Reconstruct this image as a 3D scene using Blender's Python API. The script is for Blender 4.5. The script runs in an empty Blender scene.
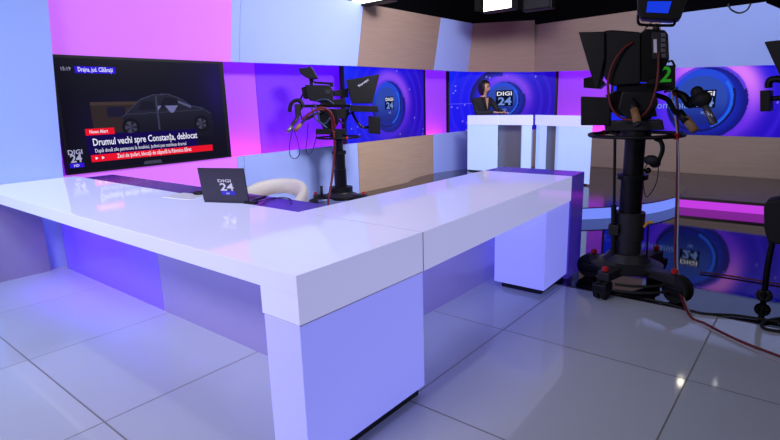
import bpy, bmesh, math, random
from mathutils import Vector, Matrix
random.seed(7)
C = bpy.context.scene
COL = C.collection
PI = math.pi

# ------------------------------------------------------------------ camera
FPX, YAW, PITCH, ROLL, EYE = 524.75, math.radians(39.572), math.radians(12.621), math.radians(-1.690), 1.65
def cam_axes():
    cy, sy = math.cos(YAW), math.sin(YAW)
    f = Vector((-sy*math.cos(PITCH), cy*math.cos(PITCH), -math.sin(PITCH)))
    r = Vector((cy, sy, 0)); u = r.cross(f)
    c, s = math.cos(ROLL), math.sin(ROLL)
    return c*r + s*u, -s*r + c*u, f
AR, AU, AF = cam_axes()
def ray(x, y): return AR*((x-390)/FPX) + AU*(-(y-220)/FPX) + AF
def at_z(x, y, z): d = ray(x, y); return Vector((0, 0, EYE)) + d*((z-EYE)/d.z)
def at_x(x, y, X): d = ray(x, y); return Vector((0, 0, EYE)) + d*(X/d.x)
def at_y(x, y, Y): d = ray(x, y); return Vector((0, 0, EYE)) + d*(Y/d.y)
cd = bpy.data.cameras.new('camera'); cam = bpy.data.objects.new('camera', cd); COL.objects.link(cam)
cd.sensor_width = 36; cd.lens = 36*FPX/780; cd.clip_start = 0.05
m = Matrix((AR, AU, -AF)).transposed().to_4x4(); m.translation = Vector((0, 0, EYE)); cam.matrix_world = m
C.camera = cam

# ------------------------------------------------------------------ materials
def lin(c):
    return tuple(((v/255)/12.92 if v/255 <= .04045 else ((v/255+.055)/1.055)**2.4) for v in c)
def mat(name, rgb, rough=.5, spec=.5, metal=0, emit=None, estr=0, var=.04, vscale=6, coat=0, ior=1.5, bump=0, sub=None):
    m = bpy.data.materials.new(name); m.use_nodes = True
    nt = m.node_tree; b = nt.nodes['Principled BSDF']
    c = lin(rgb)
    tc = nt.nodes.new('ShaderNodeTexCoord'); nz = nt.nodes.new('ShaderNodeTexNoise'); nz.inputs['Scale'].default_value = vscale
    nt.links.new(tc.outputs['Object'], nz.inputs['Vector'])
    mx = nt.nodes.new('ShaderNodeMix'); mx.data_type = 'RGBA'
    mx.inputs['A'].default_value = (*[v*(1-var) for v in c], 1); mx.inputs['B'].default_value = (*[min(1, v*(1+var)) for v in c], 1)
    nt.links.new(nz.outputs['Fac'], mx.inputs['Factor']); nt.links.new(mx.outputs['Result'], b.inputs['Base Color'])
    b.inputs['Roughness'].default_value = rough; b.inputs['Metallic'].default_value = metal
    b.inputs['Specular IOR Level'].default_value = spec; b.inputs['IOR'].default_value = ior
    b.inputs['Coat Weight'].default_value = coat; b.inputs['Coat Roughness'].default_value = .05
    if emit: b.inputs['Emission Color'].default_value = (*lin(emit), 1); b.inputs['Emission Strength'].default_value = estr
    if bump:
        bp = nt.nodes.new('ShaderNodeBump'); bp.inputs['Strength'].default_value = bump; nt.links.new(nz.outputs['Fac'], bp.inputs['Height']); nt.links.new(bp.outputs['Normal'], b.inputs['Normal'])
    return m
def wood(name, a, b_, rough=.45, sc=(1.2, 1.2, 30)):
    m = mat(name, a, rough); nt = m.node_tree; b = nt.nodes['Principled BSDF']
    tc = nt.nodes.new('ShaderNodeTexCoord'); mp = nt.nodes.new('ShaderNodeMapping'); mp.inputs['Scale'].default_value = sc
    nz = nt.nodes.new('ShaderNodeTexNoise'); nz.inputs['Scale'].default_value = 1.6; nz.inputs['Detail'].default_value = 6
    mx = nt.nodes.new('ShaderNodeMix'); mx.data_type = 'RGBA'; mx.inputs['A'].default_value = (*lin(a), 1); mx.inputs['B'].default_value = (*lin(b_), 1)
    nt.links.new(tc.outputs['Object'], mp.inputs['Vector']); nt.links.new(mp.outputs['Vector'], nz.inputs['Vector'])
    nt.links.new(nz.outputs['Fac'], mx.inputs['Factor']); nt.links.new(mx.outputs['Result'], b.inputs['Base Color'])
    return m
def tile_mat():
    m = bpy.data.materials.new('white_tile'); m.use_nodes = True; nt = m.node_tree; b = nt.nodes['Principled BSDF']
    tc = nt.nodes.new('ShaderNodeTexCoord'); mp = nt.nodes.new('ShaderNodeMapping'); mp.inputs['Location'].default_value = (.46+1.195*10, -.96+1.155*10, 0)
    br = nt.nodes.new('ShaderNodeTexBrick'); br.offset = 0; br.inputs['Scale'].default_value = 1
    br.inputs['Brick Width'].default_value = 1.195; br.inputs['Row Height'].default_value = 1.155; br.inputs['Mortar Size'].default_value = .0055; br.inputs['Mortar Smooth'].default_value = .3
    br.inputs['Color1'].default_value = (*lin((183, 190, 200)), 1); br.inputs['Color2'].default_value = (*lin((174, 182, 193)), 1); br.inputs['Mortar'].default_value = (*lin((118, 118, 108)), 1)
    nt.links.new(tc.outputs['Object'], mp.inputs['Vector']); nt.links.new(mp.outputs['Vector'], br.inputs['Vector'])
    nt.links.new(br.outputs['Color'], b.inputs['Base Color'])
    b.inputs['Roughness'].default_value = .06; b.inputs['IOR'].default_value = 1.62
    mr = nt.nodes.new('ShaderNodeMapRange'); mr.inputs['To Min'].default_value = .06; mr.inputs['To Max'].default_value = .5
    nt.links.new(br.outputs['Fac'], mr.inputs['Value']); nt.links.new(mr.outputs['Result'], b.inputs['Roughness'])
    return m
M = dict(
    tile=tile_mat(),
    blackfloor=mat('black_gloss_floor', (10, 10, 14), .04, ior=1.62, var=.1),
    stage=wood('brown_gloss_laminate', (70, 56, 54), (82, 66, 62), .25, (2, 14, 2)),
    disc=mat('brown_disc_gloss', (40, 33, 34), .12, ior=1.5),
    black=mat('matte_black_paint', (6, 6, 9), .9, spec=.1),
    bluecast=mat('blue_cast_panel', (172, 190, 250), .45, var=.015, vscale=2),  # cool light's blue cast on white paint is put into this colour
    pinkpanel=mat('pink_backlit_panel', (180, 110, 215), .4, emit=(222, 112, 250), estr=.62, var=.02, vscale=2),
    woodf=wood('ash_wood_panel', (172, 146, 128), (150, 122, 104)),
    woodw=wood('pale_oak_panel', (200, 168, 136), (176, 144, 114)),
    recess=mat('violet_wash_panel', (92, 40, 170), .6, emit=(84, 12, 232), estr=.75, var=.02), recess_pink=mat('mauve_wash_panel', (150, 80, 190), .6, emit=(140, 38, 235), estr=.5, var=.02),  # coloured LED wash on the recess walls is put into pigment and emission
    white=mat('white_acrylic', (206, 212, 238), .06, ior=1.55, emit=(190, 192, 250), estr=.56, var=.01),  # acrylic's own glow, with emission raised to lift the shaded aprons
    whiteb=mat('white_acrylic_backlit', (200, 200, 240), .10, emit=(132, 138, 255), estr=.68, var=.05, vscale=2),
    joint=mat('acrylic_joint', (175, 165, 160), .4),
    modesty=mat('lacquered_panel', (150, 145, 190), .2, emit=(110, 100, 215), estr=.16, var=.03), modesty_violet=mat('violet_glow_lacquer', (130, 110, 200), .2, emit=(84, 48, 250), estr=.45, var=.03),  # violet and lavender light on these panels is put into their emission
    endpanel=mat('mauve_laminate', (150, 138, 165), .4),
    darkglass=mat('violet_reflection_glass', (92, 66, 190), .22, ior=1.5),  # reflection of the purple wall is put into the glass base colour
    blk=mat('black_plastic', (8, 8, 10), .45, spec=.35, var=.2),
    blkm=mat('black_metal', (15, 15, 18), .35, metal=.4, var=.2),
    grey=mat('dark_grey_metal', (44, 43, 46), .45, metal=.3),
    rubber=mat('black_rubber', (10, 10, 11), .7),
    red=mat('red_plastic', (190, 25, 20), .4), redcable=mat('red_cable', (105, 24, 24), .5), bluecable=mat('blue_cable', (30, 48, 80), .5),
    whitecable=mat('white_cable', (170, 165, 165), .5), tan=mat('tan_cork_grip', (150, 112, 70), .6), steel=mat('brushed_steel', (150, 150, 155), .3, metal=.8),
    yellow=mat('yellow_plastic', (215, 160, 40), .5), cream=mat('cream_leather', (248, 240, 222), .5, bump=.05, vscale=40),
    laptop=mat('dark_laptop_shell', (52, 48, 66), .35), paper=mat('white_paper', (235, 235, 240), .7),
    fabric=mat('black_suit_cloth', (26, 25, 30), .8, var=.2, vscale=30), skin=mat('skin', (205, 150, 125), .5, var=.04),
    hair=mat('black_hair', (16, 12, 12), .45, var=.3, vscale=60), lips=mat('lips', (160, 60, 60), .4), eye=mat('dark_eye', (25, 18, 15), .2),
    greypanel=mat('grey_satin_metal', (120, 118, 130), .35, metal=.3))
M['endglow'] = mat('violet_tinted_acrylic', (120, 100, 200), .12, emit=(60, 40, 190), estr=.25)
def emat(name, rgb, s):
    m = bpy.data.materials.new(name); m.use_nodes = True; nt = m.node_tree; nt.nodes.clear()
    o = nt.nodes.new('ShaderNodeOutputMaterial'); e = nt.nodes.new('ShaderNodeEmission'); e.inputs['Color'].default_value = (*lin(rgb), 1); e.inputs['Strength'].default_value = s
    nt.links.new(e.outputs[0], o.inputs[0]); return m
SCR = 1.0
M['tx_white'] = emat('lit_white_lettering', (235, 235, 255), 1.0); M['tx_soft'] = emat('lit_soft_lettering', (120, 150, 225), .9)
M['tx_dim'] = emat('lit_dim_lettering', (175, 175, 215), .9)
M['sc_red'] = emat('lit_red_bar', (232, 22, 45), 1.0); M['sc_blue'] = emat('lit_blue_bar', (50, 25, 215), 1.0); M['sc_navy'] = emat('lit_navy_bar', (22, 12, 78), 1.0); M['sc_dark'] = emat('lit_dark_box', (12, 18, 48), 1.0)
M['edge_blue'] = emat('blue_light_strip', (118, 140, 250), 1.0); M['edge_mag'] = emat('magenta_light_strip', (196, 62, 226), 1.0)
M['lamp'] = emat('studio_lamp_face', (255, 252, 240), 6); M['tx_green'] = emat('green_lit_digit', (40, 135, 35), .8); M['monitor_blue'] = emat('viewfinder_picture', (25, 60, 225), 1.0)
M['spotlamp'] = emat('spot_lens', (255, 240, 215), 26)
M['white_print'] = mat('white_print', (225, 225, 235), .5); M['blue_print'] = mat('blue_print', (50, 40, 200), .5)
def vc_mat():
    m = bpy.data.materials.new('screen_picture'); m.use_nodes = True; nt = m.node_tree; b = nt.nodes['Principled BSDF']
    a = nt.nodes.new('ShaderNodeVertexColor'); a.layer_name = 'pic'
    b.inputs['Base Color'].default_value = (.004, .004, .006, 1); b.inputs['Roughness'].default_value = .3; b.inputs['Specular IOR Level'].default_value = .15
    nt.links.new(a.outputs['Color'], b.inputs['Emission Color']); b.inputs['Emission Strength'].default_value = 1.0
    return m
M['pic'] = vc_mat()

# ------------------------------------------------------------------ mesh helpers
def obj(name, bm, m, parent=None, smooth=False):
    me = bpy.data.meshes.new(name); bmesh.ops.recalc_face_normals(bm, faces=bm.faces); bm.to_mesh(me); bm.free()
    if smooth:
        for p in me.polygons: p.use_smooth = True
    me.materials.append(M[m] if isinstance(m, str) else m)
    o = bpy.data.objects.new(name, me); COL.objects.link(o)
    if parent: o.parent = parent; 
    return o
def root(name, loc, label, cat, group=None, rz=0):
    o = bpy.data.objects.new(name, None); COL.objects.link(o); o.location = loc; o.rotation_euler = (0, 0, rz); o.empty_display_size = .1
    o['label'] = label; o['category'] = cat
    if group: o['group'] = group
    return o
def tag(o, label, cat, group=None):
    o['label'] = label; o['category'] = cat
    if group: o['group'] = group
    return o
def struct(o): o['kind'] = 'structure'; return o
def box(bm, lo, hi, bev=0, mtx=None):
    r = bmesh.ops.create_cube(bm, size=1); vs = r['verts']
    for v in vs: v.co = Vector([(lo[i]+hi[i])/2 + v.co[i]*(hi[i]-lo[i]) for i in range(3)])
    if mtx: bmesh.ops.transform(bm, matrix=mtx, verts=vs)
    if bev:
        es = {e for v in vs for e in v.link_edges}
        bmesh.ops.bevel(bm, geom=list(es), offset=bev, segments=2, profile=.6, affect='EDGES')
    return bm
def nb(): return bmesh.new()
def prism(bm, pts, vec, bev=0):
    """closed polygon of 3D points swept along vec"""
    v0 = [bm.verts.new(p) for p in pts]; v1 = [bm.verts.new(Vector(p)+Vector(vec)) for p in pts]
    n = len(pts); fs = [bm.faces.new(v0), bm.faces.new(v1[::-1])]
    for i in range(n): fs.append(bm.faces.new((v0[i], v0[(i+1) % n], v1[(i+1) % n], v1[i])))
    if bev:
        es = list({e for f in fs for e in f.edges})
        bmesh.ops.bevel(bm, geom=es, offset=bev, segments=2, profile=.6, affect='EDGES')
    return bm
def plan(bm, xy, z0, z1, bev=0): return prism(bm, [Vector((x, y, z0)) for x, y in xy], (0, 0, z1-z0), bev)
def smoothpath(pts, n=8):
    P = [Vector(p) for p in pts]
    if len(P) < 3: return P
    out = []
    for i in range(len(P)-1):
        a = P[max(i-1, 0)]; b = P[i]; c = P[i+1]; d = P[min(i+2, len(P)-1)]
        for k in range(n):
            t = k/n; out.append(.5*((2*b) + (-a+c)*t + (2*a-5*b+4*c-d)*t*t + (-a+3*b-3*c+d)*t**3))
    out.append(P[-1]); return out
def tube(bm, pts, r, seg=8, smooth=True, n=8, closed=False):
    P = smoothpath(pts, n) if smooth else [Vector(p) for p in pts]
    rings = []
    up = None
    for i, p in enumerate(P):
        t = (P[min(i+1, len(P)-1)] - P[max(i-1, 0)]).normalized()
        if up is None: up = t.orthogonal().normalized()
        up = (up - t*up.dot(t)); up = up.normalized() if up.length > 1e-6 else t.orthogonal().normalized()
        s = t.cross(up)
        rr = r(i/(len(P)-1)) if callable(r) else r
        rings.append([bm.verts.new(p + up*math.cos(a)*rr + s*math.sin(a)*rr) for a in [2*PI*k/seg for k in range(seg)]])
    for a, b in zip(rings, rings[1:]):
        for k in range(seg): bm.faces.new((a[k], a[(k+1) % seg], b[(k+1) % seg], b[k]))
    bm.faces.new(rings[0][::-1]); bm.faces.new(rings[-1])
    return bm
def cyl(bm, a, b, r0, r1=None, seg=24):
    a, b = Vector(a), Vector(b); r1 = r0 if r1 is None else r1
    return tube(bm, [a, b], lambda t: r0 + (r1-r0)*t, seg, False)
def lathe(bm, prof, c=(0, 0, 0), seg=32):
    c = Vector(c); rings = []
    for r, z in prof: rings.append([bm.verts.new(c + Vector((max(r, 1e-4)*math.cos(2*PI*k/seg), max(r, 1e-4)*math.sin(2*PI*k/seg), z))) for k in range(seg)])
    for a, b in zip(rings, rings[1:]):
        for k in range(seg): bm.faces.new((a[k], a[(k+1) % seg], b[(k+1) % seg], b[k]))
    bm.faces.new(rings[0][::-1]); bm.faces.new(rings[-1]); return bm
def torus(bm, c, R, r, mtx=None, seg=40, s2=8):
    vs = []
    for i in range(seg):
        a = 2*PI*i/seg; row = []
        for j in range(s2):
            b = 2*PI*j/s2; row.append(bm.verts.new(((R+r*math.cos(b))*math.cos(a), (R+r*math.cos(b))*math.sin(a), r*math.sin(b))))
        vs.append(row)
    for i in range(seg):
        for j in range(s2): bm.faces.new((vs[i][j], vs[(i+1) % seg][j], vs[(i+1) % seg][(j+1) % s2], vs[i][(j+1) % s2]))
    M_ = Matrix.Translation(Vector(c)) @ (mtx or Matrix())
    bmesh.ops.transform(bm, matrix=M_, verts=[v for row in vs for v in row]); return bm
def ball(bm, c, r, sc=(1, 1, 1), seg=16):
    res = bmesh.ops.create_uvsphere(bm, u_segments=seg, v_segments=seg//2+2, radius=r)
    for v in res['verts']: v.co = Vector(c) + Vector([v.co[i]*sc[i] for i in range(3)])
    return bm
_dg = None
def text(name, s, org, ux, uy, size, m, parent, thick=.002, width=None, bold=0, center=False):
    """lettering lying in the plane (ux, uy) at org; width = fit to that width; parent-local coordinates"""
    cu = bpy.data.curves.new(name, 'FONT'); cu.body = s; cu.size = 1; cu.extrude = 0; cu.offset = bold; cu.fill_mode = 'FRONT'; cu.resolution_u = 2
    t = bpy.data.objects.new('tmp', cu); COL.objects.link(t)
    me = bpy.data.meshes.new_from_object(t.evaluated_get(bpy.context.evaluated_depsgraph_get()))
    bpy.data.objects.remove(t); bpy.data.curves.remove(cu)
    ux, uy, org = Vector(ux).normalized(), Vector(uy).normalized(), Vector(org); nrm = ux.cross(uy)
    xs = [v.co.x for v in me.vertices]; x0, x1 = min(xs), max(xs); ys = [v.co.y for v in me.vertices]; y0 = min(0, 0)
    sx = size if width is None else width/(x1-x0)
    bm = nb(); bm.from_mesh(me); bpy.data.meshes.remove(me)
    for v in bm.verts:
        x = (v.co.x-x0)*sx - ((x1-x0)*sx/2 if center else 0); v.co = org + ux*x + uy*(v.co.y*size) + nrm*thick
    return obj(name, bm, m, parent)

def rect(bm, o, ux, uy, w, h, n=0):
    ux, uy = Vector(ux).normalized(), Vector(uy).normalized(); nr = ux.cross(uy); o = Vector(o) + nr*n
    q = [o, o+ux*w, o+ux*w+uy*h, o+uy*h]; bm.faces.new([bm.verts.new(p) for p in q]); return bm

# ------------------------------------------------------------------ room shell
XW = -6.65
A0, C0, D0, E0, F0, G0 = (XW, 2.1), (XW, 11.08), (-5.32, 11.82), (-2.45, 11.47), (-.5, 11.23), (2.6, 10.85)
bm = nb(); plan(bm, [(-9, -3), (4, -3), (4, 4.42), (-9, 4.42)], -.1, 0); fl = struct(obj('floor', bm, 'tile'))
bm = nb(); plan(bm, [(-9, 4.42), (4, 4.42), (4, 14), (-9, 14)], -.1, -.0002); o = obj('gloss_flooring', bm, 'blackfloor', fl)
bm = nb(); plan(bm, [(-9, 4.412), (4, 4.412), (4, 4.436), (-9, 4.436)], -.05, .0015); obj('floor_joint_strip', bm, 'grey', fl)
bm = nb(); box(bm, (-9, -3, 4.6), (4, 14, 4.7)); struct(obj('ceiling', bm, 'black'))
# wall_left: upright panels along X=XW
wl = struct(obj('wall_left', box(nb(), (-7.5, -3, 0), (-7.3, 14, 4.6)), 'black'))
wb = struct(obj('wall_back', box(nb(), (-7.3, 13.8, 0), (4, 14, 4.6)), 'black'))
wr = struct(obj('wall_right', box(nb(), (3.9, -3, 0), (4, 13.8, 4.6)), 'black'))
wf = struct(obj('wall_front', box(nb(), (-7.3, -3, 0), (3.9, -2.9, 4.6)), 'black'))
LEAN = .20; FT = 3.34
def fascia(p, q, zp, zq, nrm, m, parent, lean=LEAN, top=FT, s0=0, s1=0, name='fascia_panel'):
    """leaning panel between plan points p and q, nrm = unit vector into the room; s0/s1 shift of the top corners along the run"""
    p, q = Vector((*p, 0)), Vector((*q, 0)); d = (q-p).normalized(); n = Vector((*nrm, 0)).normalized()
    pts = [p+Vector((0, 0, zp)), q+Vector((0, 0, zq)), q+d*s1+n*lean+Vector((0, 0, top)), p+d*s0+n*lean+Vector((0, 0, top))]
    return obj(name, prism(nb(), pts, -n*.06), m, parent)
g = .004
nl = (1, 0)
fascia((XW, 2.0), (XW, 4.60), 2.27, 2.28, nl, 'pinkpanel', wl)
fascia((XW, 4.60), (XW, 4.74), 2.28, 2.28, nl, 'bluecast', wl, name='fascia_edge')
fascia((XW, 4.745), (XW, 7.255), 2.28, 2.305, nl, 'bluecast', wl)
fascia((XW, 7.265), (XW, 9.66), 2.305, 2.30, nl, 'woodf', wl)
fascia((XW, 9.665), (XW, 9.72), 2.30, 2.30, nl, 'bluecast', wl, name='fascia_edge')
fascia((XW, 9.725), (XW, 11.08), 2.30, 2.30, nl, 'bluecast', wl)
def nrm2(p, q): d = Vector((q[0]-p[0], q[1]-p[1])).normalized(); return (d.y, -d.x)
n1 = nrm2(C0, D0); n2 = nrm2(D0, F0)
fascia(C0, D0, 2.30, 2.237, n1, 'woodf', wb, s0=-.12, s1=-.05)
def onr(t): return (D0[0]+(F0[0]-D0[0])*t, D0[1]+(F0[1]-D0[1])*t)
fascia(onr(0), onr(.56), 2.237, 2.145, n2, 'woodf', wb, s0=.02, lean=.12, top=3.25)
fascia(onr(.561), onr(1.0), 2.145, 2.07, n2, 'bluecast', wb, lean=.12, top=3.1)
fascia(onr(1.001), G0, 2.07, 1.98, n2, 'bluecast', wb, lean=.12, top=3.1)
# wainscot
def wains(p, q, zp, zq, nrm, m, parent, name='wainscot_panel', z0=0):
    p, q = Vector((*p, 0)), Vector((*q, 0)); n = Vector((*nrm, 0)).normalized()
    pts = [p+Vector((0, 0, z0)), q+Vector((0, 0, z0)), q+Vector((0, 0, zq)), p+Vector((0, 0, zp))]
    return obj(name, prism(nb(), pts, -n*.06), m, parent)
wains((XW, 2.0), (XW, 4.56), .935, .935, nl, 'pinkpanel', wl)
wains((XW, 4.565), (XW, 4.67), .935, .935, nl, 'bluecast', wl, 'wainscot_edge')
wains((XW, 4.675), (XW, 7.17), .935, .935, nl, 'bluecast', wl)
wains((XW, 7.18), (XW, 9.62), .935, .935, nl, 'woodw', wl)
wains((XW, 9.625), (XW, 11.08), .935, .935, nl, 'bluecast', wl)
wains(C0, D0, .935, .93, n1, 'bluecast', wb)
wains(D0, E0, .93, .885, n2, 'woodf', wb)
wains(E0, G0, .885, .84, n2, 'woodf', wb)
# recess walls behind the band
XR = -7.05
def on_left(px): d = ray(px, 90); return Vector((XR, d.y/d.x*XR))
pr_ = on_left(447.5); pa = pr_*(7.2/7.05)
_n2 = Vector(n2); _r = Vector(D0)-_n2*.40; _d = (Vector(G0)-Vector(D0)).normalized()
rb_ = ray(557, 95); den = rb_.x*_d.y-rb_.y*_d.x; tt = (_r.x*_d.y-_r.y*_d.x)/den; pb = Vector((rb_.x*tt, rb_.y*tt))
def recess(p, q, m, parent):
    p, q = Vector(p), Vector(q); d = (q-p).normalized(); n = Vector((d.y, -d.x))*.05
    obj('recess_panel', plan(nb(), [p, q, q-n, p-n], 0, 2.62), m, parent)
recess((XR, 2.0), (XR, 5.30), 'recess_pink', wl)
recess((XR, 5.31), (XR, 9.0), 'recess', wl)
recess((XR, 9.01), (XR, pr_.y-.06), 'recess_pink', wl)
recess(pb+_d*.02, pb+_d*2.4, 'recess_pink', wb)
recess(pb+_d*2.41, Vector(G0)-_n2*.40, 'recess', wb)
# tall leaning blue slab at the left edge
bm = nb(); prism(bm, [Vector((-6.3, -2.8, 0)), Vector((-6.3, 2.05, 0)), Vector((-6.3, 2.30, 3.6)), Vector((-6.3, -2.8, 3.6))], (-.3, 0, 0))
obj('leaning_slab', bm, 'bluecast', wl)

# ------------------------------------------------------------------ stage and round platform
SZ = .165
st = root('stage', (0, 8.65, 0), 'low brown stage with a magenta lit front edge, in front of the right-hand wall', 'stage')
def loc(p, r): return Vector(p) - r.location
bm = nb(); arc = [(-3.92+2.36*math.cos(math.radians(a)), .285+2.36*math.sin(math.radians(a))) for a in range(-6, 91, 4)]
plan(bm, [(-1.57, 0), (2.6, 0), (2.6, 2.2), (-.5, 2.56), (-2.45, 2.80), (-3.92, 2.98)]+arc[::-1], .12, SZ-.003); obj('deck', bm, 'stage', st)
bm = nb(); plan(bm, [(-1.56, .03), (2.6, .03), (2.6, .08), (-1.55, .08)], 0, .12); obj('light_strip', bm, 'edge_mag', st)
PC = (-3.92, 8.935); PR = 2.35
pf = root('round_platform', (PC[0], PC[1], 0), 'round brown platform with a glowing blue rim, under the two presenter desks', 'platform')
lathe(b1 := nb(), [(PR, SZ-.012), (PR, SZ+.002), (0, SZ+.002)][:2], seg=96); obj('deck', b1, 'disc', pf)
lathe(b1 := nb(), [(PR-.012, 0), (PR-.012, SZ-.014)], seg=96); obj('light_strip', b1, 'edge_blue', pf)

# ------------------------------------------------------------------ screens
def clampc(c): return tuple(max(0, min(1, v)) for v in c)
def pic_plane(name, o, ux, uy, w, h, nx, ny, fn, parent):
    ux, uy, o = Vector(ux).normalized(), Vector(uy).normalized(), Vector(o)
    me = bpy.data.meshes.new(name); vs = []; cs = []
    for j in range(ny+1):
        for i in range(nx+1):
            vs.append(o + ux*(w*i/nx) + uy*(h*j/ny)); cs.append(fn(i/nx, j/ny))
    fs = [(j*(nx+1)+i, j*(nx+1)+i+1, (j+1)*(nx+1)+i+1, (j+1)*(nx+1)+i) for j in range(ny) for i in range(nx)]
    me.from_pydata(vs, [], fs); at = me.color_attributes.new('pic', 'FLOAT_COLOR', 'POINT')
    for k, c in enumerate(cs): at.data[k].color = (*lin([255*min(1, max(0, v/255)) for v in c]), 1)
    me.materials.append(M['pic']); ob = bpy.data.objects.new(name, me); COL.objects.link(ob); ob.parent = parent; return ob
def mixc(a, b, t): t = max(0, min(1, t)); return tuple(a[i]+(b[i]-a[i])*t for i in range(3))
def ss(a, b, x): t = max(0, min(1, (x-a)/(b-a))); return t*t*(3-2*t)
def swirl(cx, cy, R, asp, pink=1.0, wing=True):
    stars = [(random.random()*asp, random.random()) for _ in range(26)]
    def f(u, v):
        x, y = u*asp-cx, v-cy; r = math.hypot(x, y)/R; a = math.degrees(math.atan2(y, x))
        c = mixc((14, 14, 235), (34, 4, 185), ss(-.8, .9, x/asp*2-y))
        c = mixc(c, (20, 62, 250), .55*ss(.6, 1.2, -x-.0+y*.6)) 
        # faint big arcs
        for k in (1.75, 2.15, 2.7): c = mixc(c, (95, 60, 255), .28*math.exp(-((r-k)/.07)**2))
        hal = math.exp(-((r-1.08)/.30)**2)*(.55+.45*ss(-60, 60, 90-abs(a-70)))
        c = mixc(c, (150, 70, 250), min(1, hal)*.85*pink)
        c = mixc(c, (228, 128, 250), .9*pink*pink*math.exp(-((r-1.12)/.28)**2)*ss(0, 70, 100-abs(a-70)))
        c = mixc(c, (30, 8, 140), .5*ss(1.1, 1.3, r)*ss(0, 40, 40-abs(a+65)))
        if wing:
            r2 = math.hypot(x+.28*R, y-.12*R)/R
            if 1.08 < r2 < 1.42 and 95 < a < 205: c = mixc((26, 30, 170), (14, 14, 100), ss(1.1, 1.4, r2))
        if r < 1:
            c = mixc((16, 36, 170), (12, 14, 120), ss(.7, 1, r))
            r3 = math.hypot(x+.14*R, y-.06*R)/R
            if r3 < .84: c = mixc((30, 70, 215), (14, 26, 140), ss(-.8, .8, -y/R))
            if .70 < r3 < .80 and -75 < a < 50: c = mixc(c, (30, 110, 250), .8*ss(.70, .75, r3))
            if r3 < .66: c = mixc((40, 70, 170), (14, 30, 120), ss(-.2, .7, -y/R))
            if r3 < .86 and r3 > .80 and a < 30: c = (12, 10, 90)
            if r > .93 and a > 20 and a < 150: c = (90, 60, 225)
        for sx, sy in stars:
            dd = math.hypot(u*asp-sx, v-sy)
            if dd < .012 and r > 1.2: c = mixc(c, (170, 150, 255), .7)
        if abs(y+.02) < .006 and x < -1.2*R: c = mixc(c, (120, 120, 255), .6)
        return c
    return f
def logo(parent, ctr, ux, uy, s, box_=True, sub='HD'):
    """station logo, s = box width"""
    ux, uy, ctr = Vector(ux).normalized(), Vector(uy).normalized(), Vector(ctr)
    if box_: obj('logo_box', rect(nb(), ctr-ux*s/2-uy*s*.42, ux, uy, s, s*.92, .004), 'sc_dark', parent)
    text('logo_lettering', 'DIGI', ctr-ux*s*.43+uy*s*.2, ux, uy, s*.32, 'tx_white', parent, .008, s*.86, bold=.02)
    text('logo_lettering', '24', ctr-ux*s*.36-uy*s*.34, ux, uy, s*.62, 'tx_soft', parent, .008, s*.78, bold=.03)
    if sub: text('logo_lettering', sub, ctr-ux*s*.12-uy*s*.72, ux, uy, s*.22, 'tx_soft', parent, .008, s*.26, bold=.02)
def video_screen(p, q, z0, z1, label, cxf, cyf, R, ls, n=(130, 66), pink=1.0, wing=True, rom=False, group='blue video screens'):
    p, q = Vector((*p, 0)), Vector((*q, 0)); d = (q-p).normalized(); w = (q-p).length; nr = Vector((d.y, -d.x, 0)); h = z1-z0
    t = root('video_screen', p+Vector((0, 0, z0)), label, 'screen', group)
    prism(b := nb(), [Vector((0, 0, 0)), d*w, d*w+Vector((0, 0, h)), Vector((0, 0, h))], -nr*.06); obj('casing', b, 'blk', t)
    # bezel
    b = nb(); e = .045
    for a0, s0, s1 in ((Vector((0, 0, 0)), e, h), (d*(w-e), e, h)):
        prism(b := nb(), [a0, a0+d*s0, a0+d*s0+Vector((0, 0, s1)), a0+Vector((0, 0, s1))], nr*.02); obj('bezel', b, 'blk', t)
    pw = w-2*e
    pic_plane('picture', d*e+nr*.006+Vector((0, 0, .0)), d, (0, 0, 1), pw, h, n[0], n[1], swirl(cxf*pw/h, cyf, R, pw/h, pink, wing), t)
    logo(t, d*(e+cxf*pw-.02*R*h)+nr*.008+Vector((0, 0, cyf*h+.05)), d, (0, 0, 1), ls)
    if rom:
        text('caption_lettering', 'România', d*(e+cxf*pw-1.42*R*h)+nr*.008+Vector((0, 0, cyf*h-.1)), d, (0, 0, 1), .2, 'tx_soft', t, .006)
    return t
XS = XW-.14
video_screen((XS, 6.98), (XS, 9.52), .90, 2.34, 'left blue video screen with round logo, behind the far camera and nearest the television', .52, .47, .36, .27, n=(180, 100), pink=.6, wing=False)
video_screen(tuple(pa), tuple(pb), .75, 2.36, 'middle blue video screen with round logo, directly behind the seated woman',   .535, .53, .30, .40, n=(200, 110), pink=.55)
def on_line(px, py, off):
    o = Vector(D0)-_n2*off; r = ray(px, py); t = (o.x*_d.y-o.y*_d.x)/(r.x*_d.y-r.y*_d.x); return Vector((r.x*t, r.y*t))
s0 = on_line(611, 95, .12); s1 = Vector(G0)-_n2*.12; CX3 = ((on_line(706, 98, .12)-s0).length-.045)/((s1-s0).length-.09)
video_screen(tuple(s0), tuple(s1), .80, 2.16, 'large right video screen with pink-haloed round logo, behind the nearer camera', CX3, .50, .50, .36, n=(460, 130), rom=True)

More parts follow.
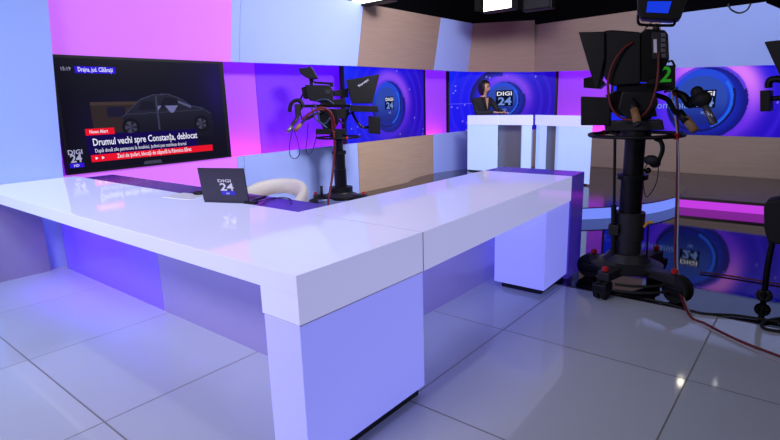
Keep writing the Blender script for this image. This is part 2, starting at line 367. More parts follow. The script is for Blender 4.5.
# television
tv = root('television', (XW+.03, 2.28, .945), 'large wall television showing a car and red news banners, left of the pink strip', 'television')
TW, TH = 2.17, 1.325
box(b := nb(), (-.09, 0, 0), (0, TW, TH), .006); obj('casing', b, 'blk', tv)
PWID = TW-.10
def tvpic(u, v):
    u = (u+.061)/1.053; y = 1-v+.035  # from top
    c = mixc((9, 7, 20), (20, 14, 52), ss(.5, 1, u)*ss(1, .2, y))
    c = mixc(c, (34, 16, 105), .55*math.exp(-((u-.38)/.18)**2-((y-.62)/.2)**2)+.5*math.exp(-((u-.97)/.08)**2-((y-.3)/.3)**2))
    # van
    if .20 < u < .46 and .42 < y < .70: c = (44, 33, 32) if y > .45 else (62, 48, 44)
    if .28 < u < .38 and .47 < y < .56: c = (22, 18, 44)
    # car body
    def roof(u):  # roofline y from top
        pts = [(.36, .56), (.40, .50), (.47, .40), (.55, .355), (.64, .35), (.72, .40), (.78, .47), (.86, .50), (.91, .56), (.92, .7)]
        for (a, ya), (b, yb) in zip(pts, pts[1:]):
            if a <= u <= b: return ya+(yb-ya)*(u-a)/(b-a)
        return 9
    r = roof(u)
    if y > r and y < .80 and .36 < u < .92:
        c = mixc((30, 30, 46), (16, 15, 28), ss(.45, .75, y))
        if abs(y-r) < .007: c = (60, 62, 92)
        if abs(y-(.54-.05*(u-.4))) < .006: c = (44, 44, 66)
    for x0, x1, t0, b0 in ((.45, .555, .42, .50), (.575, .70, .385, .49)):
        if x0+(y-b0)*-.35 < u < x1+(y-b0)*.1 and max(t0, r+.02) < y < b0: c = (20, 18, 34)
    if .56 < u < .70 and .465 < y < .50+.04*math.sin(u*60): c = (105, 108, 155)
    if .70 < u < .78 and abs(y-(.43+.7*(u-.70))) < .012: c = (80, 84, 120)
    if abs(u-.565) < .004 and .37 < y < .7: c = (55, 57, 82)
    for wx in (.40, .84):
        d = math.hypot((u-wx)*1.71, y-.665)
        if d < .085: c = (10, 9, 15)
        if d < .058: c = (62, 62, 84) if int(math.degrees(math.atan2(y-.665, u-wx))/30) % 2 else (30, 28, 44)
    if y > 1.0 and math.hypot((u-.5)*1.71, y-1.06) < .1: c = (60, 60, 80)
    return c
pic_plane('picture', (.004, .035, .03), (0, 1, 0), (0, 0, 1), PWID, TH-.06, 300, 170, tvpic, tv)
def tvr(name, u0, u1, y0, y1, m, n=.006, sk=0):
    u0, u1 = 1.053*u0-.061, 1.053*u1-.061; k = .045 if y0 < .3 else .022; y0 -= k; y1 -= k; w, h = PWID, TH-.06
    obj(name, rect(nb(), (0, .035+u0*w, .03+(1-y1)*h), (0, 1, 0), (0, 0, 1), (u1-u0)*w, (y1-y0)*h, n), m, tv)
def tvt(s, u0, u1, yb, size, m, bold=.0):
    u0, u1 = 1.053*u0-.061, 1.053*u1-.061; yb -= .045 if yb < .3 else .022; w, h = PWID, TH-.06
    text('banner_lettering', s, (0, .035+u0*w, .03+(1-yb)*h), (0, 1, 0), (0, 0, 1), size*h, m, tv, .009, (u1-u0)*w, bold)
tvr('banner', .15, .355, .115, .175, 'sc_blue'); tvt('Drajna, jud. Călărași', .165, .34, .16, .055, 'tx_white', .01)
tvt('15:19', .085, .13, .155, .045, 'tx_dim')
tvr('banner', .155, .305, .645, .705, 'sc_red'); tvt('News Alert', .175, .27, .688, .045, 'tx_white', .01)
tvr('banner', .155, .80, .705, .885, 'sc_navy'); tvt('Drumul vechi spre Constanța, deblocat', .185, .80, .80, .092, 'tx_white', .012)
tvt('După două zile petrecute la localnici, șoferii pot continua drumul', .19, .72, .865, .05, 'tx_white')
tvr('banner', .165, .90, .885, .95, 'sc_red'); tvt('Zeci de șoferi, blocați de zăpadă la Râmnicu Sărat', .30, .75, .932, .055, 'tx_white', .008)
for k in (0, 1):
    w, h = PWID, TH-.06; y0 = .035+(.135+k*.035)*w; zc = .03+(1-.895)*h
    b = nb(); b.faces.new([b.verts.new(p) for p in ((.009, y0, zc-.018), (.009, y0+.03, zc), (.009, y0, zc+.018))]); obj('arrow_mark', b, 'tx_white', tv)
tvt('DIGI', .055, .125, .865, .06, 'tx_dim', .02); tvt('24', .062, .118, .935, .10, 'tx_dim', .03)
tvr('banner', .055, .125, .945, .985, 'sc_blue'); tvt('HD', .075, .10, .978, .035, 'tx_white')

# ------------------------------------------------------------------ main desk
H = .965; YF, YB = 1.335, 2.225; XO, XI = -1.61, -2.62; YE = 4.945; XL = -6.28
dk = root('news_desk', (0, 0, 0), 'big L-shaped white glowing acrylic news desk in the foreground, laptop standing on it', 'desk')
LX = -1.865
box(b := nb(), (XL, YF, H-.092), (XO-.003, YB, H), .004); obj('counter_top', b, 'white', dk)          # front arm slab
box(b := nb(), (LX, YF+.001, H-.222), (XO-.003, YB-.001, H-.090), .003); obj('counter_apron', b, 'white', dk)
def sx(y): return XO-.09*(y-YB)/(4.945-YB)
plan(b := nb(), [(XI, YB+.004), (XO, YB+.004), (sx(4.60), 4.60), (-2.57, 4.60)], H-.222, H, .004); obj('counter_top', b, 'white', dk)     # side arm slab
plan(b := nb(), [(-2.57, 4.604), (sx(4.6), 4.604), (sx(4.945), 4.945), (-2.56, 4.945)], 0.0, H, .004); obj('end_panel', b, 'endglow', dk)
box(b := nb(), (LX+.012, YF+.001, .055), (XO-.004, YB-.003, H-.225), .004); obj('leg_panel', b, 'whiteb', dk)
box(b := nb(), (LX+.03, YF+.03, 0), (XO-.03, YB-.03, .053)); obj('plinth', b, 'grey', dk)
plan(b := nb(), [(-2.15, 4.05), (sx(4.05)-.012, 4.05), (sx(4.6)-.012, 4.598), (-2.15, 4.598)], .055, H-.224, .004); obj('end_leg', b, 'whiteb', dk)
plan(b := nb(), [(-2.1, 4.10), (-1.73, 4.10), (-1.73, 4.598), (-2.1, 4.598)], 0, .053); obj('plinth', b, 'grey', dk)
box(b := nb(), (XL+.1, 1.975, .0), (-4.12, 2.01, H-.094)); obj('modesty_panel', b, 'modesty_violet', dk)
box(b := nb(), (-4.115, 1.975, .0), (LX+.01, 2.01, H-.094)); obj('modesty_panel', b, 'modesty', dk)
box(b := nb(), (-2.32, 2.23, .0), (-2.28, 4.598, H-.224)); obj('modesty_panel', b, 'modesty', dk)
box(b := nb(), (XL-.0, YF+.002, 0), (XL+.05, 1.83, H-.092)); obj('end_panel', b, 'endpanel', dk)
box(b := nb(), (XL, YB+.004, H-.05), (XI-.004, 2.62, H-.03), .004); obj('glass_worktop', b, 'darkglass', dk)
for x in (-5.6, -4.2, -2.9): obj('worktop_leg', cyl(nb(), (x, 2.5, 0), (x, 2.5, H-.05), .025), 'greypanel', dk, True)

obj('joint_line', box(nb(), (XI, YB+.0005, H-.221), (XO-.0012, YB+.0035, H-.001)), 'joint', dk)
obj('joint_line', box(nb(), (LX+.01, YF+.004, H-.2262), (XO-.0045, YB-.004, H-.2208)), 'joint', dk)
# ------------------------------------------------------------------ laptop and desk clutter
la = Vector((-3.514, 2.079, H)); lb = Vector((-3.179, 2.21, H)); lang = math.atan2(lb.y-la.y, lb.x-la.x)
lp = root('laptop', (la+lb)/2+Vector((.02, .01, 0)), 'dark open laptop with a white 24 logo on its lid, on the desk', 'laptop', rz=lang)
W = .385
box(b := nb(), (-W/2, .0, .002), (W/2, .24, .022), .004); obj('keyboard_base', b, 'laptop', lp)
rot = Matrix.Translation((0, .0, .02)) @ Matrix.Rotation(math.radians(8), 4, 'X')
box(b := nb(), (-W/2, -.006, 0), (W/2, .006, .245), .004, mtx=None); bmesh.ops.transform(b, matrix=rot, verts=b.verts); obj('screen_lid', b, 'laptop', lp)
b = nb(); rect(b, (W/2-.012, .0065, .012), (-1, 0, 0), (0, 0, 1), W-.024, .22); bmesh.ops.transform(b, matrix=rot, verts=b.verts); obj('screen', b, 'sc_navy', lp)
box(b := nb(), (-.15, .05, .0221), (.15, .17, .0235)); obj('keys', b, 'blk', lp)
uy = Vector((0, -math.sin(math.radians(8)), math.cos(math.radians(8))))
def lt(s, x, z, size, w, m): text('logo_lettering', s, Vector((x, -.0075, .02))+uy*z, (1, 0, 0), uy, size, m, lp, .0015, w, .02)
lt('DIGI', -.035, .142, .030, .11, 'white_print'); lt('24', -.025, .08, .078, .115, 'white_print')
obj('logo_bar', rect(nb(), Vector((-.02, -.0075, .02))+uy*.046, (1, 0, 0), uy, .115, .030, .001), 'blue_print', lp)
lt('HD', .02, .051, .018, .028, 'white_print')
ctr = at_z(186, 196.3, H)
box(b := nb(), (-.16, -.10, 0), (.16, .10, .0025)); o = obj('paper_sheet', b, 'paper'); o.location = ctr+Vector((0, 0, .001)); o.rotation_euler = (0, 0, .15); tag(o, 'flat white paper sheet on the desk, left of the laptop', 'paper')
ctr = at_z(199, 195, H)
mo = root('computer_mouse', ctr+Vector((0, .0, .0)), 'small black mouse on the desk just left of the laptop', 'mouse', rz=.5)
b = nb(); ball(b, (0, 0, .017), .05, (1.1, .62, .35)); obj('shell', b, 'blk', mo, True)
b = nb(); cyl(b, (.03, 0, .029), (.045, 0, .029), .006, seg=10); obj('scroll_wheel', b, 'grey', mo)
b = nb(); tube(b, [at_z(246, 203.5, H+.006), at_z(256, 203, H+.006), at_z(264, 200, H-.02), at_z(280, 197.6, H-.026), at_z(290, 199, H-.026), at_z(291, 204, H-.026)], .004, 6); tag(obj('laptop_cable', b, 'blk', None, True), 'thin black cable running from the laptop over the glass worktop', 'cable')
b = nb(); box(b, (-.05, -.02, 0), (.05, .02, .02), .006); o = obj('power_plug', b, 'blk'); o.location = at_z(251, 203.9, H+.001)+Vector((0, 0, .001)); o.rotation_euler = (0, 0, .3); tag(o, 'small black plug lying by the right corner of the laptop', 'plug')

# ------------------------------------------------------------------ tub chair
ch = root('tub_chair', (-4.32, 3.35, 0), 'cream leather tub chair with curved back, behind the laptop', 'chair', rz=math.radians(30))
def tubback(r, t, z0, a0, a1, zt):
    b = nb(); n = 28; ring = []
    for i in range(n+1):
        a = a0+(a1-a0)*i/n; top = zt(i/n)
        q = []
        z0_ = z0+(top-.15-z0)*math.sin(PI*i/n)**.35
        for rr, z in ((r, z0_), (r, top-.03), (r-.02, top), (r-t+.02, top), (r-t, top-.03), (r-t, z0_)): q.append(b.verts.new((rr*math.cos(a), rr*math.sin(a), z)))
        ring.append(q)
    for p, q in zip(ring, ring[1:]):
        for k in range(6): b.faces.new((p[k], p[(k+1) % 6], q[(k+1) % 6], q[k]))
    b.faces.new(ring[0]); b.faces.new(ring[-1][::-1]); return b
obj('backrest', tubback(.36, .09, .36, math.radians(-40), math.radians(220), lambda t: .62+.26*math.sin(PI*t)**.55), 'cream', ch, True)
lathe(b := nb(), [(.26, .36), (.285, .40), (.285, .46), (.26, .49), (.1, .5)]); obj('seat', b, 'cream', ch, True)
cyl(b := nb(), (0, 0, .03), (0, 0, .36), .03); obj('column', b, 'steel', ch, True)
lathe(b := nb(), [(.24, 0), (.24, .012), (.06, .03), (.04, .05)]); obj('base', b, 'steel', ch, True)

# ------------------------------------------------------------------ presenter desks
TOPZ = 1.335
def pdesk(pts, label, legs, solid):
    """pts: plan front outline; back is pushed away from the camera"""
    c = Vector((*pts[0], SZ)); t = root('presenter_desk', c, label, 'desk', 'white presenter desks on the round platform')
    back = Vector((-.14, .26)) if solid == 0 else Vector((-.2, .26))
    L = [Vector(p)-Vector(pts[0]) for p in pts]
    z0, z1 = TOPZ-SZ-.19, TOPZ-SZ
    for i in range(len(L)-1):
        plan(b := nb(), [L[i], L[i+1]-(L[i+1]-L[i]).normalized()*.004, L[i+1]+back, L[i]+back], z0, z1, .003); obj('counter_top', b, 'white', t)
    def seg(i, a, b_, z0, z1, dep, m, name, inset=.02):
        p = L[i].lerp(L[i+1], a); q = L[i].lerp(L[i+1], b_); bb = back.normalized()
        plan(b := nb(), [p+bb*inset, q+bb*inset, q+bb*dep, p+bb*dep], z0, z1, .003); obj(name, b, m, t)
    for (i, a, b_, dep, m, name) in legs: seg(i, a, b_, .03, z0-.002, dep, m, name, .18 if m == 'greypanel' else .02)
    for (i, a, b_, dep, m, name) in legs[:1]: seg(i, a+.05, b_-.05, .0, .029, dep-.1, 'blk', 'plinth', .06)
    return t
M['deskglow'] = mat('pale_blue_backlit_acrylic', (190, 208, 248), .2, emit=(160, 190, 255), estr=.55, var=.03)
pdesk([(-5.84, 9.72), (-5.11, 9.69), (-4.33, 9.62)], 'white presenter desk the woman leans on, left one of the pair',
      [(0, .0, 1, .28, 'deskglow', 'leg_panel'), (1, .70, .97, .28, 'deskglow', 'leg_panel'), (1, .02, .69, .24, 'greypanel', 'back_panel')], 0)
pdesk([(-4.20, 9.60), (-3.70, 9.32), (-2.97, 8.92)], 'white presenter desk with nobody at it, right one of the pair',
      [(1, .0, 1, .28, 'deskglow', 'leg_panel'), (0, .05, .42, .28, 'deskglow', 'leg_panel'), (0, .44, .99, .26, 'greypanel', 'back_panel')], 1)

# ------------------------------------------------------------------ people: skinned figure
def skinned(name, chains, m, parent, sub=2):
    """chains: list of lists of (point, (rx, ry)); first chain holds the root; later chains start at an existing point"""
    b = nb(); lay = b.verts.layers.skin.verify(); known = {}
    first = True
    for chn in chains:
        prev = None
        for p, r in chn:
            key = tuple(round(v, 4) for v in p)
            v = known.get(key)
            if v is None:
                v = b.verts.new(p); known[key] = v; v[lay].radius = r if isinstance(r, tuple) else (r, r)
                if first: v[lay].use_root = True; first = False
            if prev is not None and b.edges.get((prev, v)) is None: b.edges.new((prev, v))
            prev = v
    me = bpy.data.meshes.new(name); b.to_mesh(me); b.free()
    t = bpy.data.objects.new('tmp', me); COL.objects.link(t)
    t.modifiers.new('s', 'SKIN'); sd = t.modifiers.new('u', 'SUBSURF'); sd.levels = sub; sd.render_levels = sub
    ev = bpy.data.meshes.new_from_object(t.evaluated_get(bpy.context.evaluated_depsgraph_get()))
    bpy.data.objects.remove(t); bpy.data.meshes.remove(me)
    for p in ev.polygons: p.use_smooth = True
    ev.materials.clear(); ev.materials.append(M[m]); ev.name = name
    o = bpy.data.objects.new(name, ev); COL.objects.link(o); o.parent = parent; return o
# local frame: +X = figure's left as seen from the camera is -X ; she faces the desk (towards the camera) and turns to image right
WS = 1.17
_w = at_y(481.5, 125, 10.38); wp = Vector((_w.x, 10.38, SZ))
wo = root('person', wp, 'person with a dark bob in a black suit jacket, hands on the white desk', 'person', rz=math.radians(66))
wo.scale = (WS, WS, WS)
zs = (TOPZ-SZ)/WS   # desk top height in her units
SH = zs-.70+.42     # hip height
hip = zs-.17
def L3(x, y, z): return (x, y, z)
# body + face skin (one continuous mesh)
hx, hy, hz = .03, -.05, zs+.455
body = [[(L3(0, 0, hip), (.15, .11)), (L3(0, .0, hip+.12), (.13, .10)), (L3(.0, -.01, hip+.30), (.15, .10)), (L3(.01, -.02, hip+.44), (.13, .085)), (L3(.02, -.03, hip+.50), (.048, .048)), (L3(.028, -.04, hip+.545), (.046, .046)), (L3(hx, hy, hz), (.072, .085)), (L3(hx+.002, hy, hz+.09), (.07, .08)), (L3(hx, hy+.01, hz+.14), (.045, .05))],
        [(L3(0, 0, hip), .1), (L3(-.09, -.05, hip-.03), .085), (L3(-.10, -.36, hip-.06), .065), (L3(-.10, -.38, hip-.45), .042), (L3(-.10, -.45, hip-.50), .035)],
        [(L3(0, 0, hip), .1), (L3(.09, -.05, hip-.03), .085), (L3(.10, -.36, hip-.06), .065), (L3(.10, -.38, hip-.45), .042), (L3(.10, -.45, hip-.50), .035)]]
b_ = skinned('body', body, 'skin', wo)
# jacket with sleeves
el_l, el_r = L3(-.225, -.17, zs+.04), L3(.25, -.20, zs+.04)
wr_l, wr_r = L3(-.02, -.40, zs+.045), L3(.16, -.44, zs+.04)
jk = [[(L3(0, 0, hip-.02), (.165, .125)), (L3(0, .0, hip+.12), (.145, .115)), (L3(.0, -.01, hip+.30), (.17, .118)), (L3(.01, -.02, hip+.43), (.15, .095)), (L3(.02, -.025, hip+.48), (.06, .06))],
      [(L3(.01, -.02, hip+.43), .1), (L3(-.17, -.01, hip+.42), .062), (el_l, .05), (wr_l, .036)],
      [(L3(.01, -.02, hip+.43), .1), (L3(.18, -.03, hip+.42), .062), (el_r, .05), (wr_r, .036)]]
jo = skinned('jacket', jk, 'fabric', wo)
tr = [[(L3(0, 0, hip-.02), (.16, .12)), (L3(-.09, -.06, hip-.04), .095), (L3(-.10, -.37, hip-.07), .075), (L3(-.10, -.39, hip-.42), .06)],
      [(L3(0, 0, hip-.02), .1), (L3(.09, -.06, hip-.04), .095), (L3(.10, -.37, hip-.07), .075), (L3(.10, -.39, hip-.42), .06)]]
skinned('trousers', tr, 'fabric', wo)
# neckline and shirt V
b = nb(); prism(b, [Vector((-.035, -.128, hip+.47)), Vector((.075, -.128, hip+.47)), Vector((.022, -.150, hip+.24))], (0, .03, 0)); obj('neckline', b, 'skin', wo)
b = nb()
prism(b, [Vector((-.075, -.132, hip+.49)), Vector((-.025, -.14, hip+.49)), Vector((.026, -.158, hip+.22)), Vector((.0, -.158, hip+.22))], (0, .02, 0))
prism(b, [Vector((.115, -.132, hip+.49)), Vector((.065, -.14, hip+.49)), Vector((.018, -.158, hip+.22)), Vector((.044, -.158, hip+.22))], (0, .02, 0)); obj('lapel', b, 'fabric', wo)
# hands
def hand(w, d, name='hand'):
    w = Vector(w); d = Vector(d).normalized(); s = Vector((-d.y, d.x, 0)); k = w+d*.05+Vector((0, 0, -.008)); pl = w+d*.085+Vector((0, 0, -.01))
    c = [[(tuple(w-d*.02), (.026, .02)), (tuple(k), (.034, .016)), (tuple(pl), (.036, .014))]]
    for i, (off, ln) in enumerate(((-.027, .055), (-.009, .068), (.009, .064), (.026, .05))):
        p0 = pl+s*off; c.append([(tuple(pl), .03), (tuple(p0+d*.012), .0095), (tuple(p0+d*(.012+ln*.5)+Vector((0, 0, .006))), .009), (tuple(p0+d*(.012+ln)+Vector((0, 0, -.012))), .0078)])
    c.append([(tuple(k), .03), (tuple(k+s*-.035+d*.005), .011), (tuple(k+s*-.055+d*.035), .0095)])
    return skinned(name, c, 'skin', wo)
hand(wr_l, (.45, -.7, 0)); hand(wr_r, (-.15, -.8, 0))
# face features, head turned towards image right (+x) and slightly down
fd = Vector((.38, -.90, -.22)).normalized(); fs = Vector((-fd.y, fd.x, 0)).normalized()*-1; hc = Vector((hx, hy, hz+.045)); fu = fs.cross(fd); fu = fu if fu.z > 0 else -fu
def fp(r, s, u): return hc+fd*r+fs*s+fu*u
b = nb(); ball(b, hc+Vector((.012, -.006, -.015)), .085, (.95, .98, 1.25), 24); obj('face', b, 'skin', wo, True)
b = nb(); tube(b, [fp(.083, 0, .02), fp(.096, 0, -.005), fp(.108, 0, -.025), fp(.088, 0, -.035)], lambda t: .007+.006*t, 8); obj('nose', b, 'skin', wo, True)
b = nb(); tube(b, [fp(.084, -.022, -.062), fp(.094, 0, -.06), fp(.084, .022, -.062)], .0065, 8); obj('mouth', b, 'lips', wo, True)
for sg in (-1, 1):
    b = nb(); ball(b, fp(.080, sg*.032, .012), .012, (1, 1, .7), 12); obj('eye', b, 'eye', wo, True)
    b = nb(); tube(b, [fp(.079, sg*.048, .032), fp(.087, sg*.032, .037), fp(.088, sg*.015, .032)], .0035, 6); obj('eyebrow', b, 'hair', wo, True)
b = nb(); bs = bmesh.ops.create_uvsphere(b, u_segments=32, v_segments=22, radius=.118)
dele = []
for v in b.verts:
    v.co = Vector((v.co.x*1.0, v.co.y*1.02, v.co.z*1.12)); 
    if v.co.z < -.02: v.co.z = v.co.z*1.45; 
    f = Vector((v.co.x, v.co.y, 0)).dot(Vector((fd.x, fd.y, 0)).normalized())
    sd_ = abs(Vector((v.co.x, v.co.y, 0)).dot(Vector((fs.x, fs.y, 0)).normalized()))
    if (f > .05 and v.co.z < .055 and sd_ < .088) or v.co.z < -.145: dele.append(v)
bmesh.ops.delete(b, geom=dele, context='VERTS')
for v in b.verts: v.co += hc+Vector((-.005, .008, .0))
ho = obj('hair', b, 'hair', wo, True); sm = ho.modifiers.new('t', 'SOLIDIFY'); sm.thickness = .018; sm.offset = -1
b = nb(); ball(b, fp(.0, .085, -.01), .02, (.5, 1, 1.4), 10); obj('ear', b, 'skin', wo, True)
# high stool
sl = root('bar_stool', wp+Vector((0, .0, 0)), 'mostly hidden stool under the seated woman, behind the left presenter desk', 'stool')
lathe(b := nb(), [(.19, (hip-.13)*WS-.06), (.2, (hip-.13)*WS-.03), (.19, (hip-.13)*WS-.012)]); obj('seat', b, 'cream', sl, True)
cyl(b := nb(), (0, 0, .03), (0, 0, (hip-.13)*WS-.06), .03); obj('column', b, 'steel', sl, True)
lathe(b := nb(), [(.22, 0), (.22, .012), (.05, .03)]); obj('base', b, 'steel', sl, True)

# ------------------------------------------------------------------ camera gear
class Rig:
    """plane through a base point facing the photographer's side; pixel coordinates of that plane give real sizes"""
    def __init__(s, base):
        s.b = Vector(base); h = Vector((s.b.x, s.b.y, 0)); s.f = h.normalized(); s.r = Vector((s.f.y, -s.f.x, 0))
    def p(s, x, y, d=0):
        dr = ray(x, y); t = (s.b.xy.length + d)/dr.dot(s.f); return Vector((0, 0, EYE)) + dr*t - s.b
    def slab(s, pts, d0, d1, bev=.006, bm=None):
        bm = bm or nb(); P = [s.p(x, y, 0) + s.f*d0 for x, y in pts]; return prism(bm, P, s.f*(d1-d0), bev)
    def tube(s, pts, r, seg=8, bm=None, sm=True): return tube(bm or nb(), [s.p(*q) for q in pts], r, seg, sm)
def ped(rg, label, z_ring, ring_r, cols, s, wheels, extra=True):
    t = root('camera_pedestal', rg.b, label, 'camera pedestal', 'studio camera pedestals')
    prev = None
    b = nb(); lathe(b, [(.16*s, .12), (.17*s, .15), (.29*s, .165), (.30*s, .195), (.2*s, .235), (.15*s, .30), (.13*s, .30)], seg=40); obj('base_plate', b, 'grey', t, False)
    for nm, z0, z1, r, m in cols: b = nb(); cyl(b, (0, 0, z0), (0, 0, z1), r*s, seg=32); obj(nm, b, m, t, False)
    for wx, wy, big in wheels:
        d = Vector((wx, wy, 0)).normalized(); sd = Vector((-d.y, d.x, 0)); w = Vector((wx, wy, 0))
        b = nb(); prism(b, [d*.12*s+sd*.07*s+Vector((0, 0, .14)), w*1.0+sd*.05*s+Vector((0, 0, .15)), w*1.0-sd*.05*s+Vector((0, 0, .15)), d*.12*s-sd*.07*s+Vector((0, 0, .14))], (0, 0, .075), .01); arm = obj('wheel_arm', b, 'grey', t)
        b = nb(); 
        for k in (-1, 1): cyl(b, w+sd*(.028*k-.018)+Vector((0, 0, big)), w+sd*(.028*k+.018)+Vector((0, 0, big)), big, seg=24)
        obj('wheel', b, 'rubber', t)
        b = nb(); box(b, (-.075*s, -.06*s, .06), (.075*s, .06*s, .14), .015, Matrix.Translation(w) @ Matrix.Rotation(math.atan2(d.y, d.x), 4, 'Z')); obj('wheel_guard', b, 'blk', t)
        b = nb(); lathe(b, [(.012, .225), (.026, .235), (.026, .26), (.01, .27)], w*.92, 16); obj('lock_knob', b, 'red', t)
    b = nb(); torus(b, (0, 0, z_ring), ring_r, .016*s, None, 56, 10)
    for k in range(3):
        a = k*2*PI/3+.4; tube(b, [(0.07*s*math.cos(a), .07*s*math.sin(a), z_ring-.03), (ring_r*math.cos(a), ring_r*math.sin(a), z_ring)], .011*s, 8, False)
    obj('steering_ring', b, 'blk', t, True)
    for a in (PI*.62+YAW, -PI*.35+YAW): obj('ring_knob', ball(nb(), (ring_r*math.cos(a), ring_r*math.sin(a), z_ring), .026*s, seg=10), 'red', t, True)
    return t
# ---- near camera (2)
B2 = (-1.233, 4.78, 0); R2 = Rig(B2)
p2 = ped(R2, 'large black pedestal under the camera marked 2, wheels by the end of the desk', 1.325, .365,
   [('lower_column', .2, .42, .11, 'grey'), ('lower_collar', .42, .66, .125, 'grey'), ('middle_column', .66, .96, .092, 'blkm'), ('clamp_collar', .95, .99, .125, 'blkm'), ('upper_column', .99, 1.30, .082, 'blkm'), ('head_mount', 1.29, 1.37, .12, 'blk')],
   1.0, [(-.05, -.48, .075), (.46, -.22, .11), (-.32, .03, .11), (.15, .5, .075)])
b = nb(); cyl(b, R2.p(641, 170)+Vector((0, 0, .0)), R2.p(647, 170.5), .014, seg=12); ball(b, R2.p(648, 170.5), .026, seg=12); obj('clamp_knob', b, 'blk', p2)
b = nb(); cyl(b, R2.p(615, 137, -.1), R2.p(613.5, 245, -.1), .012, seg=10); cyl(b, R2.p(613.8, 205, -.1), R2.p(613.5, 262, -.1), .022, seg=12); obj('locking_rod', b, 'blk', p2)
b = R2.slab([(609, 222), (619, 222), (619, 232), (609, 232)], -.14, -.05); obj('rod_bracket', b, 'grey', p2)
b = nb(); cyl(b, R2.p(648, 226, -.05), R2.p(646.5, 262, -.05), .008, seg=8); obj('lever_rod', b, 'blk', p2)
b = R2.tube([(644, 227, -.05), (648, 222.5, -.05), (653, 222.5, -.05)], .012, 8); obj('lever_handle', b, 'yellow', p2, True)
b = nb()
for dz, r_ in ((.13, .44), (.09, .48)):
    a0 = -YAW*0; pts = [Vector((r_*math.cos(a), r_*math.sin(a), dz)) for a in [math.radians(v) for v in range(-85, -5, 8)]]; tube(b, pts, .012, 8)
obj('cable_guard', b, 'rubber', p2, True)

c2 = root('studio_camera', Vector(B2)+Vector((0, 0, 1.375)), 'big black studio camera marked with a green 2, seen from behind', 'camera', 'studio cameras')
def P2(name, b, m, sm=False):
    for v in b.verts: v.co.z -= 1.375
    return obj(name, b, m, c2, sm)
S = R2.slab
hd = P2('prompter_hood', S([(580.8, 34.5), (606, 34), (606, 60), (600, 88), (596.5, 88)], -.20, .20, .008), 'blk')
P2('prompter_hood_body', S([(605, 33), (612, 32), (640, 34), (640, 84), (612, 86), (605, 78)], -.16, .20, .01), 'blk')
P2('prompter_glass_frame', S([(585.5, 79), (598, 76), (606, 84), (600, 89), (585.5, 88)], -.19, .19, .004), 'blkm')
P2('prompter_monitor', S([(582.5, 96.5), (611, 97.5), (611, 124.5), (582.5, 124.5)], -.16, .16, .008), 'blk')
P2('prompter_bracket', S([(606, 95), (618, 90), (640, 96), (652, 118), (640, 122), (612, 112)], -.08, .1, .008), 'blkm')
P2('lens', S([(612, 62), (636, 58), (636, 80), (612, 80)], -.07, .08, .02), 'blk')
bd = P2('camera_body', S([(631, 40), (646, 30.5), (664, 31.5), (667.5, 36), (668.5, 60), (660, 76), (646, 82), (631, 82)], -.13, .13, .012), 'blkm')
P2('connector_panel', S([(651, 34), (665, 34), (667, 60), (652, 60)], -.145, -.125, .005), 'grey')
b = nb()
for k in range(5): S([(660.5, 35+5*k), (664.5, 35+5*k), (664.7, 38.4+5*k), (660.7, 38.4+5*k)], -.155, -.14, .002, b)
P2('connector', b, 'steel')
b = nb(); S([(653, 41), (656.2, 41), (656.4, 54), (653.2, 54)], -.155, -.14, .002, b); P2('label_plate', b, 'white_print')
P2('tally_box', S([(646, 65.5), (674.5, 66), (674.5, 89), (646, 89)], -.12, .08, .006), 'blk')
q = R2.p(659.3, 82.2, 0)-R2.f*.124; q.z -= 1.375
text('camera_number', '2', q, R2.r, (0, 0, 1), .165, 'tx_green', c2, .004, .08, .02)
P2('adapter_plate', S([(617, 83), (668, 84), (672, 89), (650, 93), (617, 92)], -.12, .12, .005), 'blkm')
P2('pan_head', S([(622, 92), (655, 90), (658, 104), (650, 118), (628, 120), (618, 108)], -.12, .12, .015), 'blk')
P2('head_base', S([(605, 121), (662, 119.5), (664, 129), (606, 130)], -.14, .14, .008), 'grey')
P2('head_clamp', S([(639, 108), (655, 107), (656.5, 116), (640, 116)], -.18, -.1, .01), 'blkm')
b = nb(); cyl(b, R2.p(634, 109, -.30), R2.p(637.5, 123, -.36), .028, .030, 14); P2('handle_grip', b, 'tan', True)
b = nb(); cyl(b, R2.p(633, 100, -.16), R2.p(634.2, 110, -.31), .02, None, 12); cyl(b, R2.p(637.4, 122.6, -.36), R2.p(638, 126, -.37), .031, None, 14); P2('handle_stub', b, 'grey', True)
b = R2.tube([(656, 95, 0), (668, 100, -.1), (675, 112, -.2), (681, 112, -.25)], .02, 10); P2('pan_bar', b, 'blk', True)
b = nb(); cyl(b, R2.p(679, 112, -.25), R2.p(687, 122, -.3), .030, .030, 14); P2('pan_bar_sleeve', b, 'blk', True)
b = nb(); cyl(b, R2.p(685, 118, -.28), R2.p(695, 131, -.33), .030, .032, 16); P2('handle_grip', b, 'tan', True)
b = R2.tube([(673, 92, 0), (683, 96, -.05), (690, 104, -.1), (697, 97, -.15), (701, 97, -.2)], lambda t: .025+.02*t, 10); P2('zoom_control_arm', b, 'blk', True)
b = nb(); ball(b, R2.p(702, 99, -.2), .068, (1, 1, .9), 14); ball(b, R2.p(697, 92, -.2), .045, seg=12); P2('zoom_control', b, 'rubber', True)
b = nb(); cyl(b, R2.p(705, 106, -.22), R2.p(714, 124, -.26), .026, .028, 16); P2('zoom_grip', b, 'steel', True)
b = nb(); cyl(b, R2.p(665, 87, 0), R2.p(690, 98, 0), .007, None, 8); cyl(b, R2.p(664, 92, -.04), R2.p(678, 88, -.04), .01, None, 8); P2('control_rod', b, 'steel', True)
# loop of red cable
b = R2.tube([(633, 42, -.17), (622, 50, -.2), (612, 66, -.22), (608, 85, -.22), (611, 106, -.22), (620, 117, -.22), (634, 119.5, -.24), (647, 111, -.24), (655, 92, -.22), (658, 72, -.2), (658.5, 52, -.17)], .0095, 8); P2('cable_loop', b, 'redcable', True)
